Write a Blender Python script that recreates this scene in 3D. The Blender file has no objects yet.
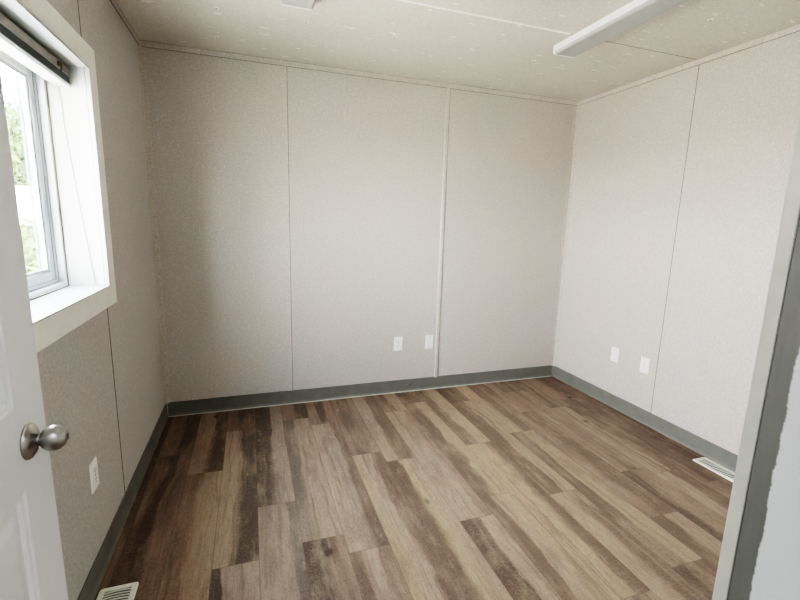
import bpy, bmesh, math, random
from mathutils import Vector, Matrix
random.seed(7)
D = bpy.data
SC = bpy.context.scene
COL = SC.collection
W = 3.2664      # room width (x), back wall at y = 0, front wall at y = FY
H = 2.44
FY = -3.0

# ------------------------------------------------------------------ materials
def srgb(r, g, b):
    def f(c):
        c /= 255.0
        return c / 12.92 if c <= 0.04045 else ((c + 0.055) / 1.055) ** 2.4
    return (f(r), f(g), f(b), 1.0)

class NT:
    """small helper round a node tree"""
    def __init__(s, name):
        s.m = D.materials.new(name); s.m.use_nodes = True
        s.t = s.m.node_tree; s.t.nodes.clear()
        s.out = s.n('ShaderNodeOutputMaterial')
        s.b = s.n('ShaderNodeBsdfPrincipled')
        s.l(s.b.outputs[0], s.out.inputs[0])
    def n(s, kind, **kw):
        x = s.t.nodes.new(kind)
        for k, v in kw.items(): setattr(x, k, v)
        return x
    def l(s, a, b): s.t.links.new(a, b)
    def put(s, sock, v):
        if hasattr(v, 'is_linked') or hasattr(v, 'links'): s.l(v, sock)
        else: sock.default_value = v
    def math(s, op, a, b=None, c=None, clamp=False):
        x = s.n('ShaderNodeMath', operation=op); x.use_clamp = clamp
        s.put(x.inputs[0], a)
        if b is not None: s.put(x.inputs[1], b)
        if c is not None: s.put(x.inputs[2], c)
        return x.outputs[0]
    def mix(s, f, a, b, mode='MIX'):
        x = s.n('ShaderNodeMix', data_type='RGBA', blend_type=mode)
        s.put(x.inputs[0], f); s.put(x.inputs[6], a); s.put(x.inputs[7], b)
        return x.outputs[2]
    def ramp(s, v, a, b, lo=0.0, hi=1.0, smooth=True):
        x = s.n('ShaderNodeMapRange')
        if smooth: x.interpolation_type = 'SMOOTHSTEP'
        s.put(x.inputs[0], v); s.put(x.inputs[1], a); s.put(x.inputs[2], b)
        s.put(x.inputs[3], lo); s.put(x.inputs[4], hi)
        return x.outputs[0]
    def obj(s, scale=(1, 1, 1)):
        g = s.n('ShaderNodeNewGeometry')
        mp = s.n('ShaderNodeMapping'); mp.inputs['Scale'].default_value = scale
        s.l(g.outputs['Position'], mp.inputs[0])
        return mp.outputs[0]
    def noise(s, vec, scale, detail=2.0, rough=0.5):
        x = s.n('ShaderNodeTexNoise')
        s.l(vec, x.inputs['Vector']); x.inputs['Scale'].default_value = scale
        x.inputs['Detail'].default_value = detail; x.inputs['Roughness'].default_value = rough
        return x.outputs[0]
    def bump(s, h, strength, dist):
        x = s.n('ShaderNodeBump'); x.inputs['Strength'].default_value = strength
        x.inputs['Distance'].default_value = dist
        s.l(h, x.inputs['Height']); s.l(x.outputs[0], s.b.inputs['Normal'])
    def set(s, **kw):
        for k, v in kw.items(): s.put(s.b.inputs[k.replace('_', ' ')], v)
        return s.m

def plain(name, col, rough=0.5, metal=0.0, var=0.06, scale=40.0, spec=0.5):
    t = NT(name)
    n = t.noise(t.obj(), scale, 3.0)
    dark = tuple(c * (1 - var) for c in col[:3]) + (1,)
    lite = tuple(min(1, c * (1 + var)) for c in col[:3]) + (1,)
    return t.set(Base_Color=t.mix(t.ramp(n, .3, .7), dark, lite), Roughness=rough, Metallic=metal, Specular_IOR_Level=spec)

def wall_material(name, base, k=1.0):
    t = NT(name)
    p = t.obj()
    n1 = t.noise(p, 105.0, 2.0, .6)
    n2 = t.noise(p, 48.0, 2.0, .6)
    n3 = t.noise(p, 2.2, 2.0)
    warm = (base[0] * 1.02, base[1] * .99, base[2] * .975, 1); cool = (base[0] * .985, base[1] * 1.01, base[2] * 1.015, 1)
    c = t.mix(t.ramp(n3, .35, .65), warm, cool)
    c = t.mix(t.ramp(n1, .38, .62, .0, .36), c, (base[0] * .62, base[1] * .61, base[2] * .6, 1))
    c = t.mix(t.ramp(n2, .50, .70, 0, .26), c, (min(1, base[0] * 1.3), min(1, base[1] * 1.3), min(1, base[2] * 1.3), 1))
    t.bump(n1, .25, .002)
    return t.set(Base_Color=c, Roughness=.72, Specular_IOR_Level=.25)

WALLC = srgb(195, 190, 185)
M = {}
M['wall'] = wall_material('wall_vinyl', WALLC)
M['wall_shaded'] = wall_material('wall_vinyl_shaded', srgb(191, 188, 185))  # cooler, slightly darker copy of the vinyl; paints the window wall's shade
M['batten'] = wall_material('batten_vinyl', srgb(197, 192, 186))
M['seam'] = plain('seam_dark', srgb(112, 103, 95), .9)  # dark lines at joints and beside the battens
M['softshade'] = plain('soft_shade', srgb(142, 134, 126), .9)  # colour of the painted shadow lines at the crown
M['base'] = plain('grey_cove_base', srgb(119, 118, 113), .5, var=.05, scale=14)
M['caulk'] = plain('caulk', srgb(176, 176, 168), .6)
M['casing'] = plain('casing_white', srgb(234, 234, 229), .45, var=.02)
M['vinyl'] = plain('vinyl_white', srgb(176, 178, 180), .35, var=.015)
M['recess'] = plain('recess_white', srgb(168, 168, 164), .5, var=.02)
M['gasket'] = plain('grey_gasket', srgb(118, 121, 126), .6)
M['tancaulk'] = plain('tan_caulk', srgb(126, 112, 92), .7)
M['door'] = plain('door_paint', srgb(219, 221, 224), .4, var=.015, scale=6)
M['plate'] = plain('plate_white', srgb(240, 241, 238), .35, var=.01)
M['slot'] = plain('dark_slot', srgb(70, 66, 62), .7)
M['vent'] = plain('register_white', srgb(232, 231, 222), .4, var=.02)
M['duct'] = plain('duct_dark', srgb(120, 117, 108), .8)
M['fixture'] = plain('fixture_white', srgb(240, 241, 240), .4, var=.01)
M['lens'] = plain('lens_grey', srgb(176, 178, 178), .3, var=.02)  # grey of the unlit lens, deepened to paint its shaded underside
M['rail'] = plain('rail_beige', srgb(140, 133, 122), .4, var=.02)
M['slate'] = plain('slat_slate', srgb(78, 84, 86), .45, var=.04)
M['cord'] = plain('cord_white', srgb(96, 88, 80), .7)
M['hook'] = plain('hook_bronze', srgb(120, 108, 92), .45, metal=.3)
M['print'] = plain('pale_print', srgb(196, 196, 196), .6)
M['hall'] = plain('hall_white', srgb(226, 228, 228), .6, var=.02)
M['leaf_a'] = plain('leaf_green', srgb(44, 58, 24), .8, spec=.1, var=.5, scale=6)
M['leaf_b'] = plain('leaf_pale', srgb(54, 66, 34), .8, spec=.1, var=.5, scale=6)
M['leaf_c'] = plain('leaf_grey', srgb(62, 72, 72), .8, spec=.1, var=.3, scale=4)
M['bark'] = plain('bark', srgb(105, 92, 78), .9, var=.3, scale=12)
M['gravel'] = plain('pale_gravel', srgb(215, 206, 194), .9, var=.12, scale=9)
M['stucco'] = plain('white_stucco', srgb(238, 234, 226), .8, var=.04)
M['roof'] = plain('outer_shell', srgb(190, 190, 186), .8)
M['patch'] = plain('paint_dab', srgb(246, 244, 238), .6)
M['screw'] = plain('screw_painted', srgb(124, 119, 108), .5, var=.2, scale=200)

def nickel():
    t = NT('satin_nickel')
    n = t.noise(t.obj((1, 1, 1)), 260.0, 3.0)
    return t.set(Base_Color=t.mix(n, srgb(166, 164, 161), srgb(178, 176, 173)), Metallic=1.0, Roughness=t.ramp(n, .3, .7, .33, .37))
M['nickel'] = nickel()

def ceiling_material():
    t = NT('ceiling_board')
    p = t.obj()
    base = srgb(217, 214, 207)
    n = t.noise(p, 1.6, 3.0)
    c = t.mix(t.ramp(n, .3, .7), (base[0] * .95, base[1] * .95, base[2] * .94, 1), (base[0] * 1.03, base[1] * 1.03, base[2] * 1.03, 1))
    f = t.noise(t.obj((1, 1, 1)), 70.0, 4.0, .7)                 # fine stipple
    c = t.mix(t.ramp(f, .35, .65, 0, .34), c, srgb(176, 171, 161))
    g = t.noise(t.obj((14, 34, 1)), 1.0, 1.0)                   # pale drips and smears of paint
    c = t.mix(t.ramp(g, .69, .76, 0, .6), c, srgb(250, 248, 242))
    t.bump(f, .3, .003)
    return t.set(Base_Color=c, Roughness=.75, Specular_IOR_Level=.25)
M['ceiling'] = ceiling_material()

def jamb_material():
    # grey primed frame with white wall paint brushed raggedly over its hall side
    t = NT('jamb_paint')
    g = t.n('ShaderNodeNewGeometry'); s = t.n('ShaderNodeSeparateXYZ'); t.l(g.outputs['Position'], s.inputs[0])
    n1 = t.noise(t.obj((0, .3, 1)), 15.0, 5.0, .75)
    n2 = t.noise(t.obj((0, 0, 1)), 1.7, 1.0)
    e = t.math('MULTIPLY_ADD', n1, .012, -.006)
    e = t.math('ADD', e, t.math('MULTIPLY_ADD', n2, .008, -.004))
    d = t.math('SUBTRACT', -3.0172, t.math('ADD', s.outputs[1], e))
    m = t.ramp(d, -.0009, .0009)
    n = t.noise(t.obj((1, 8, 1)), 16.0, 3.0)
    grey = t.mix(n, srgb(100, 100, 95), srgb(114, 114, 110))
    t.bump(n, .2, .002)
    return t.set(Base_Color=t.mix(m, grey, srgb(194, 195, 197)), Roughness=.5)
M['jamb'] = jamb_material()
M['jambtrim'] = plain('jamb_trim_paint', srgb(176, 176, 168), .5, var=.04, scale=30)

def glass():
    t = NT('window_glass')
    t.t.nodes.remove(t.b)
    a = t.n('ShaderNodeBsdfTransparent'); b = t.n('ShaderNodeBsdfGlossy'); b.inputs['Roughness'].default_value = .02
    mx = t.n('ShaderNodeMixShader'); fr = t.n('ShaderNodeFresnel'); fr.inputs[0].default_value = 1.45
    a.inputs[0].default_value = (.96, .97, .97, 1)
    k = t.math('MULTIPLY', fr.outputs[0], .35)
    t.l(k, mx.inputs[0]); t.l(a.outputs[0], mx.inputs[1]); t.l(b.outputs[0], mx.inputs[2]); t.l(mx.outputs[0], t.out.inputs[0])
    return t.m
M['glass'] = glass()

def floor_material():
    t = NT('vinyl_planks')
    def att(name):
        a = t.n('ShaderNodeAttribute'); a.attribute_name = name; return a
    A, B, C, P = att('colA'), att('colB'), att('colC'), att('prm')
    ps = t.n('ShaderNodeSeparateXYZ'); t.l(P.outputs['Vector'], ps.inputs[0])
    s1, s2, seed = ps.outputs
    L = P.outputs['Alpha']
    uv = t.n('ShaderNodeUVMap'); uv.uv_map = 'UVMap'
    us = t.n('ShaderNodeSeparateXYZ'); t.l(uv.outputs[0], us.inputs[0])
    u, v = us.outputs[0], us.outputs[1]
    def vec(a, b, c):
        x = t.n('ShaderNodeCombineXYZ'); t.put(x.inputs[0], a); t.put(x.inputs[1], b); t.put(x.inputs[2], c); return x.outputs[0]
    sd = t.math('MULTIPLY', seed, 37.0)
    # the ragged edge between the strips printed on each plank
    nb = t.noise(vec(t.math('MULTIPLY', u, .7), t.math('MULTIPLY', v, 2.1), sd), 1.0, 2.0, .5)
    nr = t.noise(vec(t.math('MULTIPLY', u, 3.0), t.math('MULTIPLY', v, 9.0), sd), 1.0, 4.0, .65)
    w = t.math('ADD', u, t.math('ADD', t.math('MULTIPLY_ADD', nb, .46, -.23), t.math('MULTIPLY_ADD', nr, .20, -.10)))
    # that edge is crisp in places and fades out in others
    sf = t.noise(vec(t.math('MULTIPLY', u, .5), t.math('MULTIPLY', v, 2.6), t.math('ADD', sd, 13.0)), 1.0, 2.0)
    sft = t.ramp(sf, .40, .66, .02, .17)
    def edge(sv):
        x = t.math('DIVIDE', t.math('SUBTRACT', w, sv), sft)
        return t.ramp(x, -1.0, 1.0)
    m1, m2 = edge(s1), edge(s2)
    c = t.mix(m2, t.mix(m1, A.outputs['Color'], B.outputs['Color']), C.outputs['Color'])
    # cloudy tone, streaks along the grain, fine grain, saw marks across it
    cl = t.noise(vec(t.math('MULTIPLY', u, 1.6), t.math('MULTIPLY', v, 3.2), t.math('ADD', sd, 5.0)), 1.0, 4.0, .6)
    c = t.mix(t.ramp(cl, .46, .66, 0, .55), c, srgb(180, 165, 147))
    c = t.mix(t.ramp(cl, .34, .52, .32, 0), c, srgb(106, 90, 79))
    st = t.noise(vec(t.math('ADD', t.math('MULTIPLY', u, 6.0), t.math('MULTIPLY', nb, 3.0)), t.math('MULTIPLY', v, 1.1), t.math('ADD', sd, 9.0)), 1.0, 3.0, .6)
    c = t.mix(t.ramp(st, .52, .72, 0, .5), c, srgb(110, 93, 82))
    c = t.mix(t.ramp(st, .28, .46, .35, 0), c, srgb(188, 174, 156))
    fg = t.noise(vec(t.math('MULTIPLY', u, 26.0), t.math('MULTIPLY', v, 7.0), sd), 1.0, 3.0, .7)
    c = t.mix(t.ramp(fg, .40, .7, 0, .24), c, srgb(112, 97, 87))
    sw = t.noise(vec(t.math('MULTIPLY', u, 7.0), t.math('MULTIPLY', v, 130.0), sd), 1.0, 1.0, .5)
    swm = t.noise(vec(t.math('MULTIPLY', u, 2.0), t.math('MULTIPLY', v, 2.0), t.math('ADD', sd, 3.0)), 1.0, 1.0)
    c = t.mix(t.math('MULTIPLY', t.ramp(sw, .45, .65, 0, .14), t.ramp(swm, .45, .6)), c, srgb(192, 180, 164))
    # knots
    vo = t.n('ShaderNodeTexVoronoi'); vo.inputs['Scale'].default_value = 1.0
    t.l(vec(t.math('MULTIPLY_ADD', u, 1.3, t.math('MULTIPLY', nr, .35)), t.math('MULTIPLY', v, 3.4), sd), vo.inputs['Vector'])
    cs = t.n('ShaderNodeSeparateColor'); t.l(vo.outputs['Color'], cs.inputs[0])
    pick = t.math('GREATER_THAN', cs.outputs[0], .80)
    kn = t.math('MULTIPLY', t.ramp(vo.outputs['Distance'], .05, .16, .85, 0), pick)
    c = t.mix(kn, c, srgb(72, 56, 46))
    fgx = t.noise(vec(t.math('MULTIPLY', u, 5.0), t.math('MULTIPLY', v, 7.0), t.math('ADD', sd, 21.0)), 1.0, 5.0, .72)
    c = t.mix(t.ramp(t.math('ABSOLUTE', t.math('SUBTRACT', fgx, .5)), .0, .03, .18, 0), c, srgb(84, 68, 58))
    c = t.mix(t.ramp(fgx, .56, .72, 0, .34), c, srgb(206, 193, 174))
    # fine mottling of the print
    sp = t.noise(vec(t.math('MULTIPLY', u, 30.0), t.math('MULTIPLY', v, 120.0), sd), 1.0, 3.0, .7)
    c = t.mix(t.ramp(sp, .40, .68, 0, .18), c, srgb(196, 182, 164), 'MIX')
    c = t.mix(t.ramp(sp, .30, .50, .20, 0), c, srgb(92, 76, 64))
    c = t.mix(1.0, c, (.66, .622, .60, 1), 'MULTIPLY')
    # joints
    du = t.math('MULTIPLY', t.math('MINIMUM', u, t.math('SUBTRACT', 1.0, u)), .1823)
    dv = t.math('MINIMUM', v, t.math('SUBTRACT', L, v))
    j = t.ramp(t.math('MINIMUM', du, dv), .0006, .0028, .5, 0)
    c = t.mix(j, c, srgb(96, 84, 74))
    t.bump(fg, .12, .001)
    return t.set(Base_Color=c, Roughness=t.ramp(cl, .3, .7, .44, .56), Specular_IOR_Level=.35)
M['floor'] = floor_material()

# ------------------------------------------------------------------ mesh helpers
def box(bm, x0, x1, y0, y1, z0, z1, bev=0.0, mat=0):
    x0, x1 = sorted((x0, x1)); y0, y1 = sorted((y0, y1)); z0, z1 = sorted((z0, z1))
    v = [bm.verts.new((x, y, z)) for x in (x0, x1) for y in (y0, y1) for z in (z0, z1)]
    fs = [bm.faces.new([v[i] for i in q]) for q in ((0, 1, 3, 2), (4, 6, 7, 5), (0, 4, 5, 1), (2, 3, 7, 6), (0, 2, 6, 4), (1, 5, 7, 3))]
    for f in fs: f.material_index = mat
    if bev:
        ed = list({e for f in fs for e in f.edges})
        r = bmesh.ops.bevel(bm, geom=ed, offset=bev, segments=2, affect='EDGES', profile=.5)
        for f in r['faces']: f.material_index = mat
    return fs

def lathe(bm, prof, mtx, seg=40):
    """prof: (radius, height) pairs along local z"""
    rings = []
    for r, h in prof:
        if r < 1e-6: rings.append([bm.verts.new(mtx @ Vector((0, 0, h)))])
        else: rings.append([bm.verts.new(mtx @ Vector((r * math.cos(2 * math.pi * k / seg), r * math.sin(2 * math.pi * k / seg), h))) for k in range(seg)])
    for a, b in zip(rings, rings[1:]):
        for k in range(seg):
            q = [a[k % len(a)], a[(k + 1) % len(a)], b[(k + 1) % len(b)], b[k % len(b)]]
            u = []
            for x in q:
                if x not in u: u.append(x)
            if len(u) >= 3: bm.faces.new(u)
    for r in (rings[0], rings[-1]):
        if len(r) > 1: bm.faces.new(r)

def tube(bm, pts, r, seg=10):
    pts = [Vector(p) for p in pts]; rings = []
    for i, p in enumerate(pts):
        d = (pts[min(i + 1, len(pts) - 1)] - pts[max(i - 1, 0)]).normalized()
        a = d.orthogonal().normalized(); b = d.cross(a)
        if rings:
            a = (rings[-1][0].co - pts[i - 1]); a = (a - d * a.dot(d)).normalized(); b = d.cross(a)
        rr = r[i] if isinstance(r, (list, tuple)) else r
        rings.append([bm.verts.new(p + rr * (a * math.cos(2 * math.pi * k / seg) + b * math.sin(2 * math.pi * k / seg))) for k in range(seg)])
    for a, b in zip(rings, rings[1:]):
        for k in range(seg): bm.faces.new((a[k], a[(k + 1) % seg], b[(k + 1) % seg], b[k]))
    bm.faces.new(rings[0]); bm.faces.new(rings[-1])

def prism(bm, prof, axis, a, b):
    """extrude a closed 2-D profile along an axis; prof holds the two other coordinates in xyz order"""
    def mk(p, t):
        c = list(p); c.insert(axis, t); return bm.verts.new(c)
    r0 = [mk(p, a) for p in prof]; r1 = [mk(p, b) for p in prof]; n = len(prof)
    for k in range(n): bm.faces.new((r0[k], r0[(k + 1) % n], r1[(k + 1) % n], r1[k]))
    bm.faces.new(r0); bm.faces.new(r1)

def link(name, bm, mats, parent=None, smooth=False, origin=None):
    bmesh.ops.recalc_face_normals(bm, faces=bm.faces[:])
    me = D.meshes.new(name)
    if origin is not None:
        bmesh.ops.translate(bm, verts=bm.verts[:], vec=-Vector(origin))
    bm.to_mesh(me); bm.free()
    for m in (mats if isinstance(mats, (list, tuple)) else [mats]): me.materials.append(m)
    if smooth:
        for p in me.polygons: p.use_smooth = True
    o = D.objects.new(name, me); COL.objects.link(o)
    if origin is not None: o.location = origin
    if parent is not None: o.parent = parent
    return o

def tag(o, label, cat, group=None, kind=None):
    o['label'] = label; o['category'] = cat
    if group: o['group'] = group
    if kind: o['kind'] = kind
    return o

def thing(name, label, cat, loc=(0, 0, 0), rot=None, group=None, kind=None):
    o = D.objects.new(name, None); COL.objects.link(o); o.empty_display_size = .05
    o.location = loc
    if rot is not None: o.rotation_euler = rot
    return tag(o, label, cat, group, kind)

def BM(): return bmesh.new()

# ------------------------------------------------------------------ floor: one mesh, one quad per plank
TONE = {'L': srgb(186, 168, 151), 'Y': srgb(190, 171, 148), 'B': srgb(160, 141, 127), 'M': srgb(134, 115, 103),
        'D': srgb(112, 96, 85), 'G': srgb(132, 124, 117), 'K': srgb(174, 161, 148), 'g': srgb(100, 90, 83)}
B0, PW = .0445, .1823
PLANKS = {   # row: list of (far end y, near end y, strips (tone, right edge)); from the back wall towards the door
 -1: [(0, -1.0, 'D', 1), (-1.0, -4.45, 'M', 1)],
 0: [(0, -.58, 'B.50D'), (-.58, -1.8, 'M.22D.55B'), (-1.8, -3.0, 'B.5M'), (-3.0, -4.45, 'L.4M')],
 1: [(0, -.82, 'L.55D'), (-.82, -2.04, 'B.40L'), (-2.04, -3.25, 'B.5M'), (-3.25, -4.45, 'M.5B')],
 2: [(0, -.35, 'B.4D'), (-.35, -1.56, 'L.45B.58g'), (-1.56, -2.78, 'g.2K'), (-2.78, -4.45, 'L.6M')],
 3: [(0, -1.21, 'g.52K'), (-1.21, -2.42, 'K.74G'), (-2.42, -3.64, 'B.4M'), (-3.64, -4.45, 'L.5B')],
 4: [(0, -.285, 'B.5D'), (-.285, -1.515, 'G.36L'), (-1.515, -2.73, 'g.48M.75B'), (-2.73, -4.45, 'L.5M')],
 5: [(0, -.41, 'B.35D.7B'), (-.41, -1.635, 'L.40K.68M'), (-1.635, -2.85, 'M.28L.6B'), (-2.85, -4.45, 'M.5L')],
 6: [(0, -.873, 'B.22M.7B'), (-.873, -2.09, 'Y.28L.62M'), (-2.09, -3.3, 'L.5M'), (-3.3, -4.45, 'L.5M')],
 7: [(0, -.995, 'L.48M'), (-.995, -2.21, 'M.38Y.7L'), (-2.21, -3.4, 'B.5M'), (-3.4, -4.45, 'L.5M')],
 8: [(0, -.35, 'M.45L'), (-.35, -1.59, 'L.74B'), (-1.59, -2.8, 'D.54L'), (-2.8, -4.45, 'L.5M')],
 9: [(0, -.24, 'D.5M'), (-.24, -1.46, 'M.55Y'), (-1.46, -2.67, 'M.34L.62Y'), (-2.67, -4.45, 'L.5M')],
 10: [(0, -.95, 'M.42L.7Y'), (-.95, -2.17, 'Y.66M'), (-2.17, -3.4, 'L.5B'), (-3.4, -4.45, 'M.5B')],
 11: [(0, -.32, 'D.6M'), (-.32, -1.54, 'M.58L.82Y'), (-1.54, -2.75, 'L.5M'), (-2.75, -4.45, 'L.5M')],
 12: [(0, -.888, 'Y.60M'), (-.888, -2.11, 'M.45Y'), (-2.11, -3.3, 'D.5M'), (-3.3, -4.45, 'L.5M')],
 13: [(0, -.625, 'M.5B'), (-.625, -1.84, 'B.42M'), (-1.84, -3.05, 'M.45L'), (-3.05, -4.45, 'L.5M')],
 14: [(0, -.246, 'D.5M'), (-.246, -1.48, 'B.50M.66B'), (-1.48, -2.7, 'D.38B'), (-2.7, -4.45, 'L.5M')],
 15: [(0, -.62, 'D.5B'), (-.62, -1.55, 'L.70M'), (-1.55, -2.76, 'L.5M'), (-2.76, -4.45, 'L.5M')],
 16: [(0, -.5, 'B.5D'), (-.5, -1.7, 'M.45D.7M'), (-1.7, -2.9, 'B.5M'), (-2.9, -4.45, 'L.5M')],
 17: [(0, -1.19, 'M.5D'), (-1.19, -2.4, 'D.4M'), (-2.4, -4.45, 'B.5M')],
}
def strips(s):
    if not isinstance(s, str) or len(s) == 1: return [s] * 3, (.5, 1.5)
    tones = [ch for ch in s if ch.isalpha()]
    cuts = []
    num = ''
    for ch in s + 'Z':
        if ch.isalpha():
            if num: cuts.append(float(num)); num = ''
        else: num += ch
    if len(tones) == 2: tones.append(tones[1]); cuts.append(1.9)
    return tones, cuts
def build_floor():
    bm = BM()
    la = [bm.loops.layers.float_color.new(n) for n in ('colA', 'colB', 'colC', 'prm')]
    uv = bm.loops.layers.uv.new('UVMap')
    for row, segs in PLANKS.items():
        xa = B0 + PW * row; xb = xa + PW
        x0 = max(xa, -.0); x1 = min(xb, W)
        for seg in segs:
            y0, y1, s = seg[:3]
            tn, cut = strips(s)
            sd = random.random(); j = [random.uniform(.94, 1.06) for _ in range(3)]
            vs = [bm.verts.new(c) for c in ((x0, y1, 0), (x1, y1, 0), (x1, y0, 0), (x0, y0, 0))]
            f = bm.faces.new(vs)
            for lp in f.loops:
                for k in range(3): lp[la[k]] = [c * j[k] for c in TONE[tn[k]][:3]] + [1]
                lp[la[3]] = (cut[0], cut[1], sd, y0 - y1)
                lp[uv].uv = ((lp.vert.co.x - xa) / PW, y0 - lp.vert.co.y)
    me = D.meshes.new('floor'); bm.to_mesh(me); bm.free(); me.materials.append(M['floor'])
    o = D.objects.new('floor', me); COL.objects.link(o)
    return tag(o, 'wood-look vinyl plank floor in mixed brown and tan', 'floor', kind='structure')
build_floor()

# ------------------------------------------------------------------ room shell
WT = .212     # thickness of the outside wall
WIN = dict(y0=-1.95, y1=-1.045, z0=1.088, z1=1.985)
def struct(name, bm, m, label, cat, **kw):
    return tag(link(name, bm, m, **kw), label, cat, kind='structure')

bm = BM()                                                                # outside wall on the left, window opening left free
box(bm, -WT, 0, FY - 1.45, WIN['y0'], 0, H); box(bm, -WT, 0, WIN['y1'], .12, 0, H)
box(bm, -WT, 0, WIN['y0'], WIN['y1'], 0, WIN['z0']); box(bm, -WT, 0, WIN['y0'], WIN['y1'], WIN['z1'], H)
struct('wall_left', bm, M['wall_shaded'], 'greige vinyl-faced wall on the left holding the window', 'wall')
bm = BM(); box(bm, 0, W, 0, .12, 0, H)
struct('wall_back', bm, M['wall'], 'greige vinyl-faced wall facing the door, with two vertical battens', 'wall')
bm = BM(); box(bm, W, W + .12, FY - 1.45, .12, 0, H)
struct('wall_right', bm, M['wall'], 'bright greige vinyl-faced wall on the right', 'wall')
DX0, DX1, DZ = .20, 1.03, 2.06
FT = .10
bm = BM()                                                                # front wall round the doorway
box(bm, 0, DX0 - .02, FY - FT, FY, 0, H); box(bm, DX1 + .02, W, FY - FT, FY, 0, H); box(bm, DX0 - .02, DX1 + .02, FY - FT, FY, DZ + .02, H)
struct('wall_front', bm, M['hall'], 'partition wall around the doorway the picture is taken from', 'wall')
bm = BM(); box(bm, -WT, W + .12, FY - 1.57, FY - 1.45, 0, H)
struct('wall_hall', bm, M['hall'], 'white hallway wall behind the doorway', 'wall')
bm = BM(); box(bm, -WT, W + .12, FY - 1.57, .12, H, H + .12)
ceil = struct('ceiling', bm, M['ceiling'], 'off-white painted board ceiling with screw marks and a joint line', 'ceiling')
# joint across the ceiling and the screw heads
bm = BM(); prism(bm, [(-1.070, H), (-1.066, H - .002), (-1.060, H - .0035), (-1.055, H - .002), (-1.052, H)], 0, .01, 2.30)
link('ceiling_joint', bm, plain('joint_pale', srgb(246, 244, 238), .7, var=.08, scale=30), ceil)
bm = BM(); box(bm, 2.30, W - .006, -1.0615, -1.0585, H - .001, H)
link('ceiling_joint_dark', bm, M['seam'], ceil)  # dark stretch of the joint beyond the right-hand light
k = 0
first = None
for y in (-.24, -.646, -1.477, -1.88):
    for x in (.464, .93, 1.42, 1.905, 2.374, 2.832):
        px, py = x + random.uniform(-.015, .015), y + random.uniform(-.012, .012)
        if first is None:
            bm = BM(); lathe(bm, [(0, 0), (.013, 0), (.0115, -.0012), (.007, -.0016), (.0055, -.003), (.002, -.0035), (0, -.002)], Matrix.Identity(4), 12)
            for f in bm.faces: f.material_index = 1 if f.calc_center_median().xy.length > .0058 else 0
            first = link('screw_head', bm, [M['screw'], M['patch']], ceil, smooth=True); o = first
        else:
            o = first.copy(); COL.objects.link(o); o.parent = ceil
        o.location = (px, py, H)

# ------------------------------------------------------------------ battens, crown strips, seams
def trim(n, bm, m, label): return struct('trim_%d' % n, bm, m, label, 'trim')
CW = .034; CT = .005
bm = BM(); box(bm, CT, W - CT, -CT, 0, H - CW, H, .0012); trim(1, bm, M['batten'], 'narrow batten along the top of the wall facing the door')
bm = BM(); box(bm, 0, CT, FY, 0, H - CW, H, .0012); trim(2, bm, M['batten'], 'narrow batten along the top of the window wall')
bm = BM(); box(bm, W - CT, W, FY, 0, H - CW, H, .0012); trim(3, bm, M['batten'], 'narrow batten along the top of the right wall')
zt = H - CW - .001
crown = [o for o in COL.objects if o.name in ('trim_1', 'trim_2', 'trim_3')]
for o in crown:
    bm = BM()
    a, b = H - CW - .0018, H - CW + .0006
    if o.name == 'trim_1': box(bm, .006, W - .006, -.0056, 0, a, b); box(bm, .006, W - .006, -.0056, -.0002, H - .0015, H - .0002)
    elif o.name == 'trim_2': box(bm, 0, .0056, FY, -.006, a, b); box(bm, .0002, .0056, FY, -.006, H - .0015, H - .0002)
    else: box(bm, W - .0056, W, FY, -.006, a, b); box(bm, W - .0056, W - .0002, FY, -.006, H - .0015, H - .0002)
    link('shadow_line', bm, M['softshade'], o)  # thin dark strips paint the shade above and below the crown batten
bm = BM(); box(bm, .836, .868, -.003, 0, .1, zt, .0008)
t = trim(4, bm, M['batten'], 'left vertical batten on the wall facing the door')
bm = BM(); box(bm, .868, .8715, -.0012, 0, .1, zt); link('batten_edge_line', bm, M['seam'], t)
bm = BM(); prism(bm, [(2.046, 0), (2.046, -.006), (2.050, -.009), (2.073, -.009), (2.077, -.006), (2.077, 0)], 2, .1, zt)
t = trim(5, bm, M['batten'], 'right vertical batten on the wall facing the door, beside the blank plate')
bm = BM(); box(bm, 2.077, 2.081, -.0012, 0, .1, zt); link('batten_edge_line', bm, M['seam'], t)  # dark strip painting the raised batten's shadow
bm = BM(); box(bm, 0, .0015, -1.079, -1.0755, .1, zt)
trim(6, bm, M['seam'], 'thin dark panel joint on the window wall')
bm = BM(); box(bm, W - .0015, W, -1.0768, -1.0735, .1, zt)
trim(7, bm, M['seam'], 'thin dark panel joint on the right wall beside the outlet')
bm = BM(); prism(bm, [(0, 0), (0, -.030), (.004, -.030), (.006, -.006), (.030, -.004), (.030, 0)], 2, .1, zt)
trim(8, bm, M['batten'], 'corner batten between the window wall and the far wall')
bm = BM(); prism(bm, [(W, 0), (W, -.030), (W - .004, -.030), (W - .006, -.006), (W - .030, -.004), (W - .030, 0)], 2, .1, zt)
trim(9, bm, M['batten'], 'corner batten between the far wall and the right wall')

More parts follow.
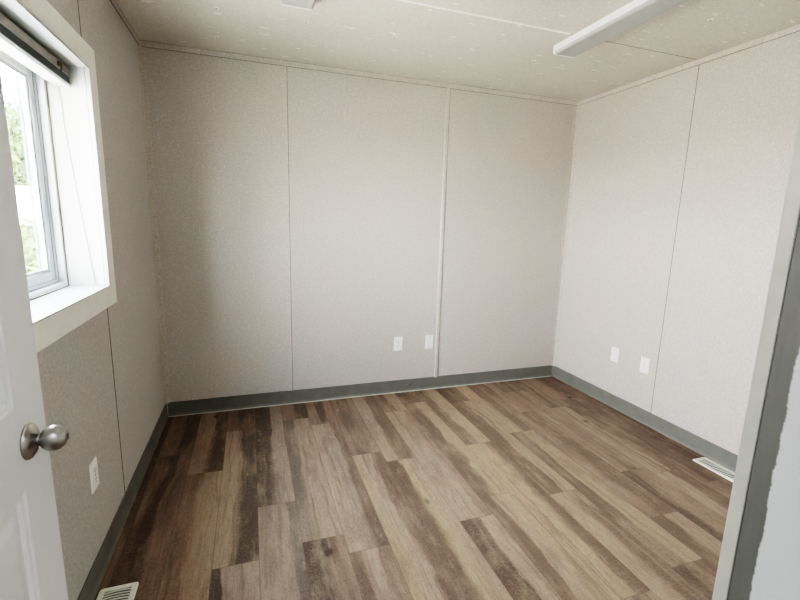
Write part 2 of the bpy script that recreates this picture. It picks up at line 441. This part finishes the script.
# cove base: profile with a small toe
BH = .105
def cove(sign, wall, axis, a, b, n, label):
    prof = [(0, 0), (.011, 0), (.011, .004), (.0065, .012), (.005, .02), (.005, BH - .003), (.003, BH), (0, BH)]
    bm = BM(); prism(bm, [(wall + sign * d, z) for d, z in prof], axis, a, b)
    o = struct('baseboard_' + n, bm, M['base'], label, 'baseboard')
    return o
cove(1, 0, 1, FY, 0, 'left', 'grey cove base along the window wall')
bb = cove(-1, 0, 0, .011, W - .011, 'back', 'grey cove base along the wall facing the door')
cove(-1, W, 1, FY, 0, 'right', 'grey cove base along the right wall')
bm = BM(); prism(bm, [(-.011, 0), (-.0165, 0), (-.0125, .005), (-.011, .005)], 0, .012, W - .012); link('caulk_line', bm, M['caulk'], bb)
bm = BM(); lathe(bm, [(0, .0), (.005, 0), (.004, .002), (0, .003)], Matrix.Translation((1.826, -.005, .055)) @ Matrix.Rotation(math.radians(90), 4, 'X'), 12)
link('screw_head', bm, M['slot'], bb)

# ------------------------------------------------------------------ window
win = thing('window_1', 'white vinyl window in a deep white recess on the left wall', 'window', (0, (WIN['y0'] + WIN['y1']) / 2, WIN['z0']), kind='structure')
def wlink(name, bm, m, parent=None, smooth=False):
    """link in world coordinates under the window's empty"""
    o = link(name, bm, m, None, smooth)
    par = parent or win
    o.parent = par
    o.matrix_parent_inverse = Matrix.Translation(-win.location) if parent is None else Matrix.Identity(4)
    return o
y0, y1, z0, z1 = WIN['y0'], WIN['y1'], WIN['z0'], WIN['z1']
def ring(bm, xa, xb, Y0, Y1, Z0, Z1, w, bev=.002):
    """rectangular frame of four bars, width w, from x=xa to xb"""
    box(bm, xa, xb, Y0, Y0 + w, Z0, Z1, bev); box(bm, xa, xb, Y1 - w, Y1, Z0, Z1, bev)
    box(bm, xa, xb, Y0 + w, Y1 - w, Z0, Z0 + w, bev); box(bm, xa, xb, Y0 + w, Y1 - w, Z1 - w, Z1, bev)
LT = .006
bm = BM()                                           # lining of the recess
box(bm, -.150, .0, y1 - LT, y1, z0, z1, 0); box(bm, -.150, .0, y0, y0 + LT, z0, z1, 0)
box(bm, -.150, .0, y0 + LT, y1 - LT, z1 - LT, z1, 0)
wlink('recess_lining', bm, M['recess'])
bm = BM(); box(bm, -.150, .010, y0 + LT, y1 - LT, z0, z0 + LT, .001)
wlink('window_sill', bm, M['vinyl'])
cw = .084; ct = .010
bm = BM()
box(bm, 0, ct, y1, y1 + cw, z0 - cw, z1 + cw, .0012)
box(bm, 0, ct, y0 - cw, y0, z0 - cw, z1 + cw, .0012)
box(bm, 0, ct, y0, y1, z1, z1 + cw, .0012)
box(bm, 0, ct, y0, y1 - .062, z0 - cw, z0, .0012); box(bm, 0, ct, y1 - .0580, y1, z0 - cw, z0, .0012)
wlink('window_casing', bm, M['casing'])
bm = BM()                                           # thin bead where lining meets casing
box(bm, -.030, .012, y1 - LT - .007, y1 - LT, z0 + LT, z1 - LT, .002)
box(bm, -.030, .012, y0 + LT, y1 - LT - .007, z1 - LT - .007, z1 - LT, .002)
eb = wlink('edge_bead', bm, M['vinyl'])
bm = BM(); box(bm, -.0318, -.0302, y1 - LT - .0016, y1 - LT, z0 + LT, z1 - LT); box(bm, -.0318, -.0302, y0 + LT, y1 - LT, z1 - LT - .0016, z1 - LT); wlink('bead_gap', bm, M['gasket'], eb)
Y0, Y1, Z0, Z1 = y0 + LT, y1 - LT, z0 + LT, z1 - LT
bm = BM(); ring(bm, -.165, -.140, Y0, Y1, Z0, Z1, .020); ring(bm, -.211, -.165, Y0, Y1, Z0, Z1, .034)
fr = wlink('window_frame', bm, M['vinyl'])
bm = BM(); ring(bm, -.1405, -.1385, Y0, Y1, Z0, Z1, .0035, 0); wlink('caulk_bead', bm, M['tancaulk'], fr)
bm = BM(); ring(bm, -.1658, -.1640, Y0 + .020, Y1 - .020, Z0 + .020, Z1 - .020, .0028, 0); wlink('gasket', bm, M['gasket'], fr)
bm = BM(); ring(bm, -.1697, -.1685, Y0 + .034, Y1 - .034, Z0 + .034, Z1 - .034, .0028, 0); wlink('gasket', bm, M['gasket'], fr)
bm = BM(); box(bm, -.0225, -.0200, Y0, Y1, z0 + LT - .001, z0 + LT + .0006); box(bm, .0012, .0030, Y0, Y1, z0 + LT - .001, z0 + LT + .0006); wlink('sill_groove', bm, M['gasket'])
ym = (Y0 + Y1) / 2
def sash(a, b, xa, xb):
    bm = BM(); ring(bm, xa, xb, a, b, Z0 + .034, Z1 - .034, .036, .003); ring(bm, xa + .008, xb - .006, a + .036, b - .036, Z0 + .070, Z1 - .070, .012, .001)
    s = wlink('sash', bm, M['vinyl'])
    bm = BM(); box(bm, (xa + xb) / 2 - .002, (xa + xb) / 2 + .002, a + .044, b - .044, Z0 + .078, Z1 - .078); wlink('pane', bm, M['glass'], s)
    bm = BM(); ring(bm, xb - .0075, xb - .005, a + .046, b - .046, Z0 + .080, Z1 - .080, .0032, 0); wlink('glazing_bead', bm, M['slate'], s)
    return s
sash(ym - .02, Y1 - .034, -.190, -.170)
sash(Y0 + .034, ym + .02, -.209, -.192)
bm = BM(); ring(bm, -.218, -.212, ym, Y1 - .040, Z0 + .040, Z1 - .040, .012, .001)
sc = wlink('screen_frame', bm, M['slate'])
for z in (1.25, 1.72):
    bm = BM(); box(bm, -.2119, -.207, Y1 - .060, Y1 - .046, z, z + .03, .001); wlink('screen_clip', bm, M['slate'], sc)

# ------------------------------------------------------------------ blind pulled up into the top of the recess
bl = thing('window_blind', 'raised venetian blind with a beige headrail at the top of the window recess', 'blind', (-.08, ym, 1.915))
def blink(name, bm, m, parent=None, smooth=False):
    o = link(name, bm, m, None, smooth); o.parent = parent or bl
    o.matrix_parent_inverse = Matrix.Translation(-bl.location) if parent is None else Matrix.Identity(4)
    return o
BY0, BY1 = y0 + .014, y1 - LT - .004
zt = z1 - LT - .012
bm = BM(); prism(bm, [(-.112, zt - .002), (-.058, zt - .002), (-.056, zt - .006), (-.056, zt - .034), (-.060, zt - .034), (-.060, zt - .007), (-.108, zt - .007), (-.108, zt - .034), (-.112, zt - .034)], 1, 0, 1)
for v in bm.verts: v.co = Vector((v.co.x, BY0 + v.co.y * (BY1 - BY0), v.co.z))
blink('headrail', bm, M['rail'])
bm = BM(); box(bm, -.0565, -.0545, BY0, BY1, zt - .0355, zt - .0335); box(bm, -.113, -.111, BY0, BY1, zt - .0355, zt - .0335); blink('headrail_lip', bm, M['vinyl'])
bm = BM()
for k in range(10): box(bm, -.109, -.059, BY0 + .006, BY1 - .006, zt - .0375 - k * .0026, zt - .0358 - k * .0026)
blink('slat_stack', bm, M['slate'])
bm = BM(); prism(bm, [(-.114, zt - .062), (-.058, zt - .062), (-.056, zt - .066), (-.062, zt - .074), (-.110, zt - .074), (-.116, zt - .066)], 1, 0, 1)
for v in bm.verts: v.co = Vector((v.co.x, BY0 + v.co.y * (BY1 - BY0), v.co.z))
br = blink('bottom_rail', bm, M['vinyl'])
for y in (BY0, BY1):
    bm = BM(); box(bm, -.116, -.053, y - .002, y + .002, zt - .036, zt - .001, .001); blink('end_cap', bm, M['vinyl'])
bm = BM(); yy = BY1 - .115
tube(bm, [(-.052, yy, zt - .012), (-.046, yy, zt - .018), (-.046, yy, zt - .034), (-.050, yy, zt - .044), (-.044, yy, zt - .052)], .0028, 8)
box(bm, -.056, -.049, yy - .007, yy + .007, zt - .028, zt - .012, .001)
blink('tilt_hook', bm, M['hook'])
bm = BM(); tube(bm, [(-.100, y1 - LT - .004, zt - .03), (-.092, y1 - LT - .004, 1.72), (-.066, y1 - LT - .004, 1.38), (-.040, y1 - LT - .004, z0 + LT + .004)], .0013, 6)
blink('lift_cord', bm, M['cord'])

# ------------------------------------------------------------------ door standing open on the left
ang = math.radians(2.5)
E0 = Vector((.21, -2.27, 0))
DW, DT, DH = .762, .035, 2.035
# local frame: x from latch edge to hinge edge, y out of the visible face, z up
dx = Vector((math.sin(ang), -math.cos(ang), 0)); dn = Vector((math.cos(ang), math.sin(ang), 0))
door = thing('door_1', 'white six-panel door standing open on the left', 'door', kind='structure')
door.matrix_world = Matrix(((dx.x, dn.x, 0, E0.x), (dx.y, dn.y, 0, E0.y), (0, 0, 1, .012), (0, 0, 0, 1)))
def door_slab():
    bm = BM()
    xs = [0, .115, .331, .431, .647, DW]
    zs = [0, .215, .915, 1.066, 1.585, 1.690, 1.925, DH]
    def face(side):
        s = 1 if side else -1; off = 0 if side else -DT
        def V(x, z, d): return bm.verts.new((x, off - s * d, z))
        for i in range(5):
            for k in range(7):
                a, b, c, e = xs[i], xs[i + 1], zs[k], zs[k + 1]
                if i in (1, 3) and k in (1, 3, 5):
                    lv = [(0, 0), (.004, .0025), (.011, .004), (.016, .009), (.026, .009), (.044, .0035), (.05, .003)]
                    R = [[V(a + q, c + q, d), V(b - q, c + q, d), V(b - q, e - q, d), V(a + q, e - q, d)] for q, d in lv]
                    for r0, r1 in zip(R, R[1:]):
                        for m in range(4): bm.faces.new((r0[m], r0[(m + 1) % 4], r1[(m + 1) % 4], r1[m]))
                    bm.faces.new(R[-1])
                else: bm.faces.new((V(a, c, 0), V(b, c, 0), V(b, e, 0), V(a, e, 0)))
    face(True); face(False)
    for q in (((0, 0), (0, DH)), ((DW, 0), (DW, DH)), ((0, 0), (DW, 0)), ((0, DH), (DW, DH))):
        (a, c), (b, e) = q
        bm.faces.new([bm.verts.new(p) for p in ((a, 0, c), (b, 0, e), (b, -DT, e), (a, -DT, c))])
    bmesh.ops.remove_doubles(bm, verts=bm.verts[:], dist=1e-5)
    return link('door_panel', bm, M['door'], door)
slab = door_slab()
KX, KZ = .081, .990
def kl(name, prof, m, parent, both=True, z=0):
    bm = BM()
    lathe(bm, prof, Matrix.Translation((KX, 0, KZ)) @ Matrix.Rotation(math.radians(-90), 4, 'X'), 48)
    return link(name, bm, m, parent, smooth=True)
egg = [(.0105, .012), (.0105, .0165), (.0118, .018)]
for k in range(0, 17):
    a = math.pi * (k / 16.0) * .86 + .28
    egg.append((max(.0230 * math.sin(min(a, 3.0)), .0), .0375 - .0218 * math.cos(a)))
egg = [(r, h) for r, h in egg if r > .008 or h < .022] + [(.0075, .0592), (.0070, .0586), (0, .0584)]
knob = kl('door_knob', egg, M['nickel'], door)
kl('rosette', [(0, 0), (.0325, 0), (.0325, .0028), (.031, .0052), (.026, .0088), (.020, .0110), (.016, .0122), (.0135, .0137), (.0118, .0155), (0, .0155)], M['nickel'], knob)
bm = BM(); box(bm, KX - .0011, KX + .0011, .0582, .0594, KZ - .006, KZ + .004); bmesh.ops.translate(bm, verts=bm.verts[:], vec=(0, 0, 0))
link('keyhole', bm, M['slot'], knob)
bm = BM(); prism(bm, [(-.012, -.024), (0, -.024), (0, -.011), (-.004, -.011)], 2, KZ - .008, KZ + .008); link('latch_bolt', bm, M['nickel'], door)
bm = BM(); box(bm, -.0008, .0, -.030, -.005, KZ - .028, KZ + .028); link('latch_plate', bm, M['nickel'], door)
for z in (.2, 1.0, 1.83):
    bm = BM(); lathe(bm, [(0, 0), (.006, 0), (.006, .09), (0, .09)], Matrix.Translation((DW + .004, .003 - DT, z)), 14); link('hinge', bm, M['nickel'], door)

# ------------------------------------------------------------------ doorway frame
bm = BM()
box(bm, DX1, DX1 + .02, FY - FT - .002, FY - .0006, 0, DZ + .02)
box(bm, DX0 - .02, DX0, FY - FT - .002, FY - .0006, 0, DZ + .02)
box(bm, DX0, DX1, FY - FT - .002, FY - .0006, DZ, DZ + .02)
jb = trim(10, bm, M['jamb'], 'grey doorway jamb with ragged white paint at its hall edge')
bm = BM()
box(bm, DX1, DX1 + .06, FY + .0004, FY + .0135, 0, DZ + .05, .0012)
box(bm, DX0 - .06, DX0, FY + .0004, FY + .0135, 0, DZ + .05, .0012)
box(bm, DX0, DX1, FY + .0004, FY + .0135, DZ, DZ + .05, .0012)
trim(11, bm, M['jambtrim'], 'pale grey-green casing edge on the room side of the doorway')
bm = BM(); box(bm, DX1 + .0015, DX1 + .018, FY - .0006, FY + .0004, 0, DZ); link('gap', bm, M['slot'], jb)

# ------------------------------------------------------------------ outlets and blank plates (local: x right, y out of the wall, z up)
def plate_body(parent, w=.072, h=.116):
    bm = BM()
    n = []
    lv = [(0, 0), (0, .003), (.003, .0055), (.006, .006)]
    R = [[bm.verts.new((sx * (w / 2 - q), d, sz * (h / 2 - q))) for sx, sz in ((-1, -1), (1, -1), (1, 1), (-1, 1))] for q, d in lv]
    for a, b in zip(R, R[1:]):
        for m in range(4): bm.faces.new((a[m], a[(m + 1) % 4], b[(m + 1) % 4], b[m]))
    bm.faces.new(R[-1]); bm.faces.new(R[0])
    return link('cover_plate', bm, M['plate'], parent)
def screw(parent, z):
    bm = BM(); lathe(bm, [(0, .005), (.0032, .005), (.0032, .0066), (.002, .0072), (0, .0072)], Matrix.Translation((0, 0, z)) @ Matrix.Rotation(math.radians(-90), 4, 'X'), 14)
    s = link('screw', bm, M['screw'], parent)
    return s
def outlet(loc, rz, label, group=None):
    t = thing('duplex_outlet', label, 'outlet', loc, (0, 0, rz), group)
    plate_body(t); screw(t, 0)
    for z in (.0195, -.0195):
        bm = BM()
        pr = []
        for k in range(24):
            a = 2 * math.pi * k / 24
            pr.append((max(-.0155, min(.0155, .0175 * math.cos(a))), z + max(-.0145, min(.0145, .0175 * math.sin(a)))))
        prism(bm, pr, 1, .0055, .0076)
        r = link('receptacle', bm, M['plate'], t)
        bm = BM()
        box(bm, -.0074, -.0052, .0070, .0080, z - .001, z + .0085); box(bm, .0052, .0074, .0070, .0080, z - .000, z + .0075)
        lathe(bm, [(0, .0070), (.0028, .0070), (.0028, .0080), (0, .0080)], Matrix.Translation((0, 0, z - .0075)) @ Matrix.Rotation(math.radians(-90), 4, 'X'), 12)
        link('slots', bm, M['slot'], r)
    return t
def blank(loc, rz, label, group=None):
    t = thing('blank_plate', label, 'wall plate', loc, (0, 0, rz), group)
    plate_body(t); screw(t, .041); screw(t, -.041)
    return t
# rotation brings the plate's outward +y onto the wall normal
outlet((1.714, 0, .418), math.pi, 'white duplex outlet on the wall facing the door, left of a blank plate', 'duplex outlets')
blank((1.989, 0, .416), math.pi, 'white blank wall plate beside the right batten of the wall facing the door', 'blank plates')
blank((W, -.702, .423), math.pi / 2, 'white blank wall plate on the right wall, nearer the far corner', 'blank plates')
outlet((W, -.977, .426), math.pi / 2, 'white duplex outlet on the right wall beside the panel joint', 'duplex outlets')
outlet((0, -1.428, .412), -math.pi / 2, 'white duplex outlet low on the window wall behind the door knob', 'duplex outlets')

# ------------------------------------------------------------------ floor registers (local: x across, y along, z up)
def register(loc, label, w, l):
    t = thing('floor_register', label, 'vent', loc, None, 'floor registers')
    bm = BM()
    fw, r = .020, .012
    def loop(ins, z, rad):
        vs = []
        for cx, cy, a0 in ((1, 1, 0), (-1, 1, 90), (-1, -1, 180), (1, -1, 270)):
            for k in range(5):
                a = math.radians(a0 + 22.5 * k)
                vs.append(bm.verts.new((cx * (w / 2 - ins - rad) + rad * math.cos(a), cy * (l / 2 - ins - rad) + rad * math.sin(a), z)))
        return vs
    R = [loop(0, .0005, r), loop(0, .0025, r), loop(.004, .0055, r), loop(fw, .0055, .004), loop(fw, .0005, .004)]
    for a, b in zip(R, R[1:]):
        for k in range(20): bm.faces.new((a[k], a[(k + 1) % 20], b[(k + 1) % 20], b[k]))
    link('register_frame', bm, M['vent'], t)
    bm = BM(); box(bm, -w / 2 + .006, w / 2 - .006, -l / 2 + .006, l / 2 - .006, .0003, .0010); link('duct_opening', bm, M['duct'], t)
    bm = BM()
    n = int((l - 2 * fw) / .0125); a = -l / 2 + fw
    for k in range(n):
        y = a + (k + .5) * (l - 2 * fw) / n
        prev = None
        for i in range(9):                                       # each louvre bows a little along its length
            u = i / 8.0; x = (u - .5) * (w - 2 * fw); yy = y - .004 * (2 * u - 1) ** 2
            q = [bm.verts.new((x, yy - .0046, .0052)), bm.verts.new((x, yy + .0016, .0052)), bm.verts.new((x, yy + .0032, .0018)), bm.verts.new((x, yy - .0022, .0018))]
            if prev:
                for m in range(4): bm.faces.new((prev[m], prev[(m + 1) % 4], q[(m + 1) % 4], q[m]))
            else: bm.faces.new(q)
            prev = q
        bm.faces.new(prev)
    link('louvres', bm, M['vent'], t)
    return t
register((.084, -1.541 - .155, 0), 'off-white floor register on the planks under the window wall', .130, .310)
register((3.194, -1.499 - .155, 0), 'white floor register against the cove base of the right wall', .112, .310)

# ------------------------------------------------------------------ ceiling lights, switched off
def fixture(cx, ya, label):
    L = 1.22; w = .148; h = .048
    t = thing('ceiling_light', label, 'ceiling light', (cx, ya - L / 2, H), None, 'linear ceiling lights')
    bm = BM(); box(bm, -w / 2 - .001, w / 2 + .001, -L / 2 + .012, L / 2 - .012, -.009, 0, .001); link('housing', bm, M['fixture'], t)
    bm = BM()
    pr = [(-w / 2, -.009), (-w / 2, -.030)] + [(-w / 2 + .016 - .016 * math.cos(math.radians(a)), -.032 - .016 * math.sin(math.radians(a))) for a in (15, 30, 45, 60, 75, 90)]
    pr = pr + [(-x, z) for x, z in reversed(pr)]
    prism(bm, [(x, z) for x, z in pr], 1, 0, 1)
    for v in bm.verts: v.co.y = -L / 2 + .012 + v.co.y * (L - .024)
    link('lens', bm, M['lens'], t)
    for s in (-1, 1):
        bm = BM(); box(bm, s * (w / 2 - .001), s * (w / 2 + .002), -L / 2 + .012, L / 2 - .012, -.034, -.0092, .0008); link('lit_side_strip', bm, M['fixture'], t)  # white strips added so the sides look lit by the window
    for s in (-1, 1):
        bm = BM()
        pr2 = [(x * 1.015, z * 1.02 if z < -.02 else 0) for x, z in pr]
        prism(bm, pr2, 1, 0, 1)
        for v in bm.verts: v.co.y = s * (L / 2 - .012 + v.co.y * .012)
        link('end_cap', bm, M['fixture'], t)
    return t
fixture(2.396, -.895, 'white linear ceiling light near the right wall, switched off')
fixture(.850, -.905, 'white linear ceiling light at the top edge above the window side, mostly out of view')

# ------------------------------------------------------------------ outdoors beyond the window
bm = BM(); v = [bm.verts.new(c) for c in ((-60, -30, -.7), (-.23, -30, -.7), (-.23, 60, -.7), (-60, 60, -.7))]; bm.faces.new(v)
struct('ground', bm, M['gravel'], 'pale sunlit ground outside the window', 'ground')
def foliage(center, rad, n, leaf, seed):
    rnd = random.Random(seed); bm = BM()
    blobs = []
    for _ in range(9):
        a = rnd.uniform(0, 2 * math.pi); r = rnd.uniform(.1, .65)
        blobs.append((Vector((center[0] + rad[0] * r * math.cos(a), center[1] + rad[1] * r * math.sin(a), center[2] + rad[2] * rnd.uniform(-.6, .6))), rnd.uniform(.4, .6)))
    for _ in range(n):
        c, s = rnd.choice(blobs)
        d = Vector((rnd.gauss(0, 1), rnd.gauss(0, 1), rnd.gauss(0, 1))).normalized() * rnd.uniform(.5, 1.0)
        p = c + Vector((d.x * rad[0] * s, d.y * rad[1] * s, d.z * rad[2] * s))
        a = Vector((rnd.gauss(0, 1), rnd.gauss(0, 1), rnd.gauss(0, 1))).normalized(); b = a.orthogonal().normalized()
        q = leaf * rnd.uniform(.6, 1.3)
        bm.faces.new([bm.verts.new(p + x) for x in (a * q, b * q * .45, -a * q, -b * q * .45)])
    return bm
def plant(name, x, y, h, r, n, leaf, m, seed, label, cat, group=None):
    t = thing(name, label, cat, (x, y, -.7), None, group)
    tz = -.7
    bm = BM(); tube(bm, [(0, 0, 0), (.03 * h, .02 * h, h * .35), (.0, .04 * h, h * .75)], [.035 * h * .6, .03 * h * .6, .012 * h * .6], 8); link('trunk', bm, M['bark'], t)
    bm = foliage((0, 0, h * .58), (r, r, h * .42), n, leaf, seed); link('foliage', bm, m, t)
    return t
def out(s, off=0.0):      # a point s metres out along the line of sight through the window
    d = Vector((-.362, .932, 0)); nrm = Vector((.932, .362, 0))
    p = Vector((-.21, -1.15, 0)) + d * s + nrm * off
    return p.x, p.y
x, y = out(6.0, .1); plant('shrub', x, y, 1.95, 1.0, 3200, .075, M['leaf_b'], 3, 'leafy shrub seen low through the window pane', 'shrub')
x, y = out(21.0, -.3); plant('tree', x, y, 6.3, 2.6, 5200, .16, M['leaf_a'], 4, 'bushy green tree seen halfway up the window pane', 'tree')
x, y = out(33.0, -.3); plant('tree', x, y, 9.8, 3.0, 800, .17, M['leaf_c'], 6, 'sparse greyish tree top rising behind the green tree', 'tree')
bm = BM()
x, y = out(16.0)
box(bm, -5, 5, -.1, .1, -.7, 2.05); box(bm, -5.05, 5.05, -.14, .14, 2.05, 2.14)
o = link('garden_wall', bm, M['stucco']); o.location = (x, y, 0); o.rotation_euler = (0, 0, math.radians(20))
tag(o, 'white wall outdoors in bright sun, between shrub and trees', 'wall')

# ------------------------------------------------------------------ light
w = D.worlds.new('World'); SC.world = w; w.use_nodes = True
nt = w.node_tree; bg = nt.nodes['Background']
tc = nt.nodes.new('ShaderNodeTexCoord'); sx = nt.nodes.new('ShaderNodeSeparateXYZ'); rp = nt.nodes.new('ShaderNodeValToRGB')
nt.links.new(tc.outputs['Generated'], sx.inputs[0]); nt.links.new(sx.outputs[2], rp.inputs[0]); nt.links.new(rp.outputs[0], bg.inputs[0])
rp.color_ramp.elements[0].position = .0; rp.color_ramp.elements[0].color = (1.0, .99, .96, 1)
rp.color_ramp.elements[1].position = .8; rp.color_ramp.elements[1].color = (.80, .90, 1.0, 1)
# the sky is brightest out beyond the window and dimmer to the sides
dp = nt.nodes.new('ShaderNodeVectorMath'); dp.operation = 'DOT_PRODUCT'; nt.links.new(tc.outputs['Generated'], dp.inputs[0])
dp.inputs[1].default_value = Vector((-.88, -.38, .28)).normalized()
mr = nt.nodes.new('ShaderNodeMapRange'); mr.interpolation_type = 'SMOOTHSTEP'
nt.links.new(dp.outputs['Value'], mr.inputs[0])
for i, v_ in ((1, .15), (2, 1.0), (3, 19.0), (4, 30.0)): mr.inputs[i].default_value = v_
nt.links.new(mr.outputs[0], bg.inputs[1])
def lamp(name, kind, loc, rot, energy, col=(1, 1, 1), **kw):
    l = D.lights.new(name, kind); l.energy = energy; l.color = col
    for k, v_ in kw.items(): setattr(l, k, v_)
    o = D.objects.new(name, l); COL.objects.link(o); o.location = loc; o.rotation_euler = rot
    return o
lamp('sun', 'SUN', (5, -5, 10), (math.radians(20), math.radians(38), 0), 40.0, (1, .95, .87), angle=.01)
pt = lamp('window_portal', 'AREA', (-.222, (y0 + y1) / 2, (z0 + z1) / 2), (0, math.radians(-90), 0), 1.0, shape='RECTANGLE', size=z1 - z0, size_y=y1 - y0)
pt.data.cycles.is_portal = True
lamp('hall_fill', 'AREA', (1.1, -3.75, 2.38), (0, 0, 0), 7.0, (.93, .97, 1.0), shape='RECTANGLE', size=1.8, size_y=.9)  # added unseen fill, standing in for daylight from the hall

# ------------------------------------------------------------------ camera
cam = D.cameras.new('camera'); co = D.objects.new('camera', cam); COL.objects.link(co)
yaw, pitch, roll = 0.33268639736571465, -0.18068189168984897, 0.027385938702383605
fw = Vector((math.sin(yaw) * math.cos(pitch), math.cos(yaw) * math.cos(pitch), math.sin(pitch)))
rt = Vector((math.cos(yaw), -math.sin(yaw), 0)); up = rt.cross(fw)
r2 = rt * math.cos(roll) + up * math.sin(roll); u2 = up * math.cos(roll) - rt * math.sin(roll)
co.matrix_world = Matrix(((r2.x, u2.x, -fw.x, 0.6007395894411064), (r2.y, u2.y, -fw.y, -3.239547449013107), (r2.z, u2.z, -fw.z, 1.4064094503721167), (0, 0, 0, 1)))
cam.sensor_fit = 'HORIZONTAL'; cam.sensor_width = 36.0; cam.lens = 434.27022749691423 / 800 * 36
cam.clip_start = .02
SC.camera = co
SC.view_settings.view_transform = 'Filmic'
SC.view_settings.look = 'Very High Contrast'
SC.view_settings.exposure = 2.02
SC.view_settings.gamma = 0.78
SC.cycles.use_denoising = True
SC.cycles.max_bounces = 12; SC.cycles.diffuse_bounces = 8; SC.cycles.transparent_max_bounces = 12
